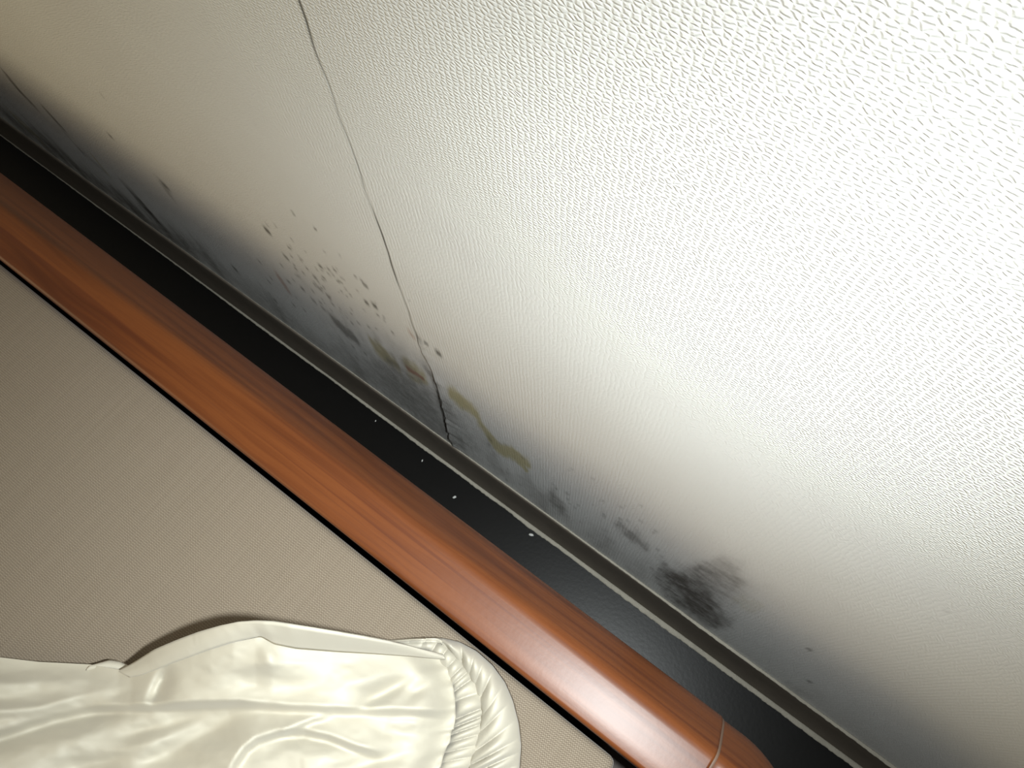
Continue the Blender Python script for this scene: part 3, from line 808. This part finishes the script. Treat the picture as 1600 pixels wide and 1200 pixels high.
def body_height(X, Y):
    top = np.interp(X, TOPX, TOPY); th = np.interp(X, TOPX, TOPH)
    d_top = np.maximum(Y - top, 0)
    right = np.interp(Y, RY, RX); d_r = np.maximum(right - X, 0)
    base = .030 + .022 * sstep(120, 400, X) - .010 * sstep(480, 640, X) - .006 * sstep(560, 700, X) + .004 * sstep(1080, 1200, Y)
    h = th + (base - th) * sstep(0, 90, d_top)
    h = h * (1 - .72 * (1 - sstep(0, 70, d_r)) ** 1.5) + .004 * (1 - sstep(0, 70, d_r))
    def valley(pts, depth, w_up, w_dn, fade=.15):
        d, s, p = seg_dist(X, Y, pts)
        k = sstep(-.6, .6, d * s / (w_up + w_dn)); w = w_up * (1 - k) + w_dn * k
        f = sstep(0, 2 * fade, p) * (1 - sstep(1 - 2 * fade, 1, p))
        return -depth * np.exp(-(d / w) ** 1.75) * f
    def step(pts, drop, w, reach, fade=.18):
        """cloth folds over: high above the line, drops quickly below it, recovers over reach"""
        d, s, p = seg_dist(X, Y, pts)
        sd = d * s
        f = sstep(0, 1.6 * fade, p) * (1 - sstep(1 - 1.6 * fade, 1, p)) * np.exp(-(np.where((p <= .001) | (p >= .999), d, 0) / 14) ** 2)
        up = np.exp(-np.maximum(-sd, 0) / reach)
        dn = np.exp(-np.maximum(sd, 0) / reach)
        k = sstep(-w, w, sd)
        return drop * f * (up * (1 - k) * .5 - dn * k * .5)
    # deep tuck under the hem
    h = h + valley([(268, 1034), (258, 1054), (248, 1074), (240, 1092), (233, 1112)], .0085, 16, 9, .2)
    # long folds of the left half
    h = h + valley([(-120, 1190), (0, 1157), (85, 1130), (150, 1115), (215, 1106)], .013, 12, 20, .12)
    h = h + step([(-160, 1130), (-40, 1122), (60, 1112), (118, 1096), (170, 1084), (215, 1078)], .008, 10, 26, .2)
    h = h + valley([(-160, 1075), (-40, 1072), (60, 1066), (150, 1060), (215, 1060)], -.005, 18, 20, .25)
    h = h + valley([(-140, 1110), (0, 1092), (90, 1084), (160, 1072)], .004, 16, 16, .25)
    h = h + step([(120, 1114), (180, 1108), (236, 1106), (300, 1102), (370, 1100), (425, 1105), (500, 1109), (560, 1112), (630, 1113), (720, 1117)], .015, 10, 40, .06)
    h = h + valley([(225, 1114), (300, 1115), (380, 1117), (450, 1119)], .004, 10, 16, .3)
    # folds running up to the right in the lower half
    h = h + valley([(150, 1160), (200, 1149), (247, 1139), (295, 1125), (345, 1112)], .008, 16, 22, .2)
    h = h + valley([(190, 1215), (256, 1181), (309, 1153), (360, 1130), (405, 1114)], .013, 20, 30, .18)
    h = h + valley([(120, 1190), (200, 1170), (270, 1148), (330, 1126)], -.005, 16, 20, .25)
    h = h + valley([(20, 1225), (100, 1205), (190, 1184), (250, 1160)], .009, 18, 22, .22)
    h = h + step([(352, 1230), (368, 1196), (384, 1172), (402, 1158), (437, 1147), (476, 1145), (512, 1153), (557, 1170), (610, 1186)], .018, 9, 34, .1)
    h = h + step([(432, 1160), (450, 1142), (470, 1134), (490, 1126), (530, 1116)], .010, 7, 18, .2)
    h = h + valley([(420, 1200), (470, 1180), (530, 1190), (580, 1215)], -.005, 26, 26, .25)
    # right half: slanting wrinkles towards the gathered edge
    h = h + valley([(540, 1118), (580, 1093), (620, 1072), (658, 1046)], .011, 14, 12, .2)
    h = h + valley([(618, 1108), (645, 1084), (682, 1058)], .007, 12, 12, .25)
    h = h + valley([(500, 1088), (545, 1067), (600, 1054), (640, 1040)], -.006, 18, 16, .3)
    h = h + valley([(420, 1088), (470, 1078), (530, 1060)], .004, 18, 18, .3)
    h = h + valley([(480, 1215), (560, 1198), (630, 1178), (690, 1168)], .008, 14, 16, .2)
    h = h + valley([(560, 1120), (600, 1145), (650, 1150), (690, 1140)], .006, 16, 18, .25)
    h = h + valley([(590, 1130), (640, 1128), (690, 1126)], -.004, 14, 14, .3)
    h = h + valley([(300, 1062), (370, 1046), (440, 1038), (520, 1040)], -.004, 24, 20, .25)
    h = h + valley([(405, 1000), (420, 1030), (425, 1064)], -.005, 14, 24, .25)
    h = h + valley([(315, 1036), (350, 1046), (400, 1066), (430, 1072)], .003, 16, 16, .3)
    h = h + (fbm(X / 60., Y / 34., 3) - .5) * .0045 * sstep(0, 30, d_top)
    # little puckers where the body meets the gathered band
    s = np.interp(Y, RY, np.arange(len(RY)))
    h = h + .0016 * np.sin(Y / 4.6 + .06 * X + 3 * vnoise(Y / 18., X * 0)) * np.exp(-d_r / 22.)
    return np.maximum(h, .0035)

pad = empty('padded_cover', (-.16, -.26, TOPZ), 'crumpled cream padded cover with gathered rounded edge, lying on the tan mattress base', 'padded cover')
def cloth_sheet(name, P, mat, thick=.0018):
    nu, nv = P.shape[:2]
    o = mesh_obj(name, P.reshape(-1, 3), grid_faces(nu, nv), mat, pad)
    m = o.modifiers.new('thickness', 'SOLIDIFY'); m.thickness = thick; m.offset = -1
    return o
nu, nv = 430, 170
U = np.linspace(0, 1, nu)[:, None] * np.ones((1, nv)); Vv = (np.linspace(0, 1, nv)[None, :] ** 1.35) * np.ones((nu, 1))
Xg = -700 + U * 1380; Yg = np.full(Xg.shape, 1100.)
for _ in range(12):
    Yg = np.interp(Xg, TOPX, TOPY) * (1 - Vv) + 1480 * Vv
    Xg = -700 + U * (np.interp(Yg, RY, RX) + 700)
H = body_height(Xg, Yg)
o = cloth_sheet('body', at(Xg, Yg, H), M['cream'])

def resample(pts, n):
    p = np.array(pts, float); d = np.r_[0, np.cumsum(np.hypot(*np.diff(p, axis=0).T))]
    t = np.linspace(0, d[-1], n)
    q = np.stack([np.interp(t, d, p[:, 0]), np.interp(t, d, p[:, 1])], -1)
    for _ in range(max(2, n // 60)):
        q[1:-1] = .25 * q[:-2] + .5 * q[1:-1] + .25 * q[2:]
    return q, t
OUT = [(560, 1006), (590, 1001), (640, 997), (690, 996), (718, 1002), (745, 1016), (770, 1038), (790, 1065), (803, 1095), (812, 1130), (816, 1165), (813, 1205), (800, 1270), (770, 1380), (730, 1480)]
MID = [(575, 1010), (600, 1008), (640, 1005), (684, 1003), (700, 1014), (715, 1032), (732, 1054), (742, 1072), (748, 1090), (753, 1112), (749, 1140), (740, 1172), (729, 1206), (705, 1275), (672, 1380), (640, 1480)]
INN = [(580, 1015), (604, 1013), (640, 1012), (668, 1012), (684, 1024), (696, 1038), (704, 1056), (710, 1078), (713, 1100), (712, 1125), (703, 1158), (692, 1186), (683, 1208), (658, 1290), (632, 1390), (606, 1480)]
def edge_strip(name, A, B, n, nc, hmax, h_in, h_out, pucker, mat, seed, side, per, sh):
    a, ta = resample(A, n); b, tb = resample(B, n)
    w = b - a; w = w / np.maximum(np.hypot(w[:, :1], w[:, 1:]), 1e-6)
    a = a - w * sh[0]; b = b + w * sh[1]
    s = (ta + tb) / 2
    P = np.zeros((n, nc, 2)); Hh = np.zeros((n, nc))
    grow = np.clip(s / 90, .25, 1)
    for j in range(nc):
        t = j / (nc - 1)
        ang = math.pi * t
        arch = math.sin(ang) ** .75
        q = a * (1 - t) + b * t
        # puckers run diagonally and are strongest at the stitched side(s)
        sk = s + 13 * t * side
        ph = math.pi * sk / per + 2.6 * vnoise(s / (2.2 * per), s * 0 + seed) + .5 * t
        r1 = np.abs(np.sin(ph / 1.0 * 1.0)) ** .6
        ph2 = sk / 11. + 4 * vnoise(s / 40., s * 0 + seed + 3)
        r2 = np.sin(ph2)
        amt = pucker(t) * sstep(50, 150, s)
        loc = .35 + 1.2 * vnoise(s / 33., s * 0 + seed + 8)
        base = h_in * (1 - t) + h_out * t
        Hh[:, j] = base * grow + hmax * grow * arch * (1 - amt * .62 * (1 - r1) * loc + amt * .16 * r2 * loc)
        P[:, j] = q
    G = at(P[..., 0], P[..., 1], np.maximum(Hh, .0012))
    return cloth_sheet(name, G, mat, .0012)
edge_strip('gathered_band', INN, MID, 620, 15, .0120, .0030, .0030, lambda t: 1.0, M['cream_edge'], 4, -1, 17., (9, 8))
edge_strip('padded_rim', MID, OUT, 620, 23, .0180, .0050, .0012, lambda t: 1.15 * (1 - t) ** 1.1 + .04, M['cream_edge'], 21, 1, 25., (1, 0))

# flat hem turned up along the upper side
HO = [(183, 1048), (205, 1037), (240, 1015), (275, 1000), (310, 987), (345, 977), (372, 972), (400, 971.5), (425, 973), (460, 979), (520, 989), (580, 999), (640, 1010), (692, 1022)]
HI = [(203, 1056), (225, 1051), (262, 1036), (295, 1024), (325, 1013), (360, 1002), (392, 995), (408, 992), (428, 1004), (462, 1011), (525, 1016), (580, 1019), (640, 1023), (696, 1028)]
HH = [.020, .030, .045, .057, .068, .077, .083, .086, .084, .079, .069, .056, .039, .020]
n = 160
ho, s = resample(HO, n); hi, _ = resample(HI, n)
hh = np.interp(np.linspace(0, 1, n), np.linspace(0, 1, len(HH)), HH)
hi[:, 1] += 3.0
hin = np.interp(hi[:, 0], TOPX, TOPH) + .0022
rows = []
for t in np.linspace(0, 1, 9):
    q = hi * (1 - t) + ho * t
    h = hin * (1 - t) + hh * t + .002 * math.sin(math.pi * t)
    rows.append(at(q[:, 0], q[:, 1], h))
cloth_sheet('hem', np.stack(rows, 1), M['cream_edge'], .0012)
# small corner of the hem tucked beside the turned-up part
q = np.array([(150, 1041), (172, 1034), (186, 1036), (205, 1046)], float)
q2 = np.array([(120, 1048), (150, 1047), (180, 1050), (210, 1060)], float)
a, _ = resample(q, 30); b, _ = resample(q2, 30)
rows = [at(*(a * (1 - t) + b * t).T, .008 + .008 * math.sin(math.pi * (.2 + .7 * t))) for t in np.linspace(0, 1, 7)]
cloth_sheet('hem_end', np.stack(rows, 1), M['cream_edge'], .0012)
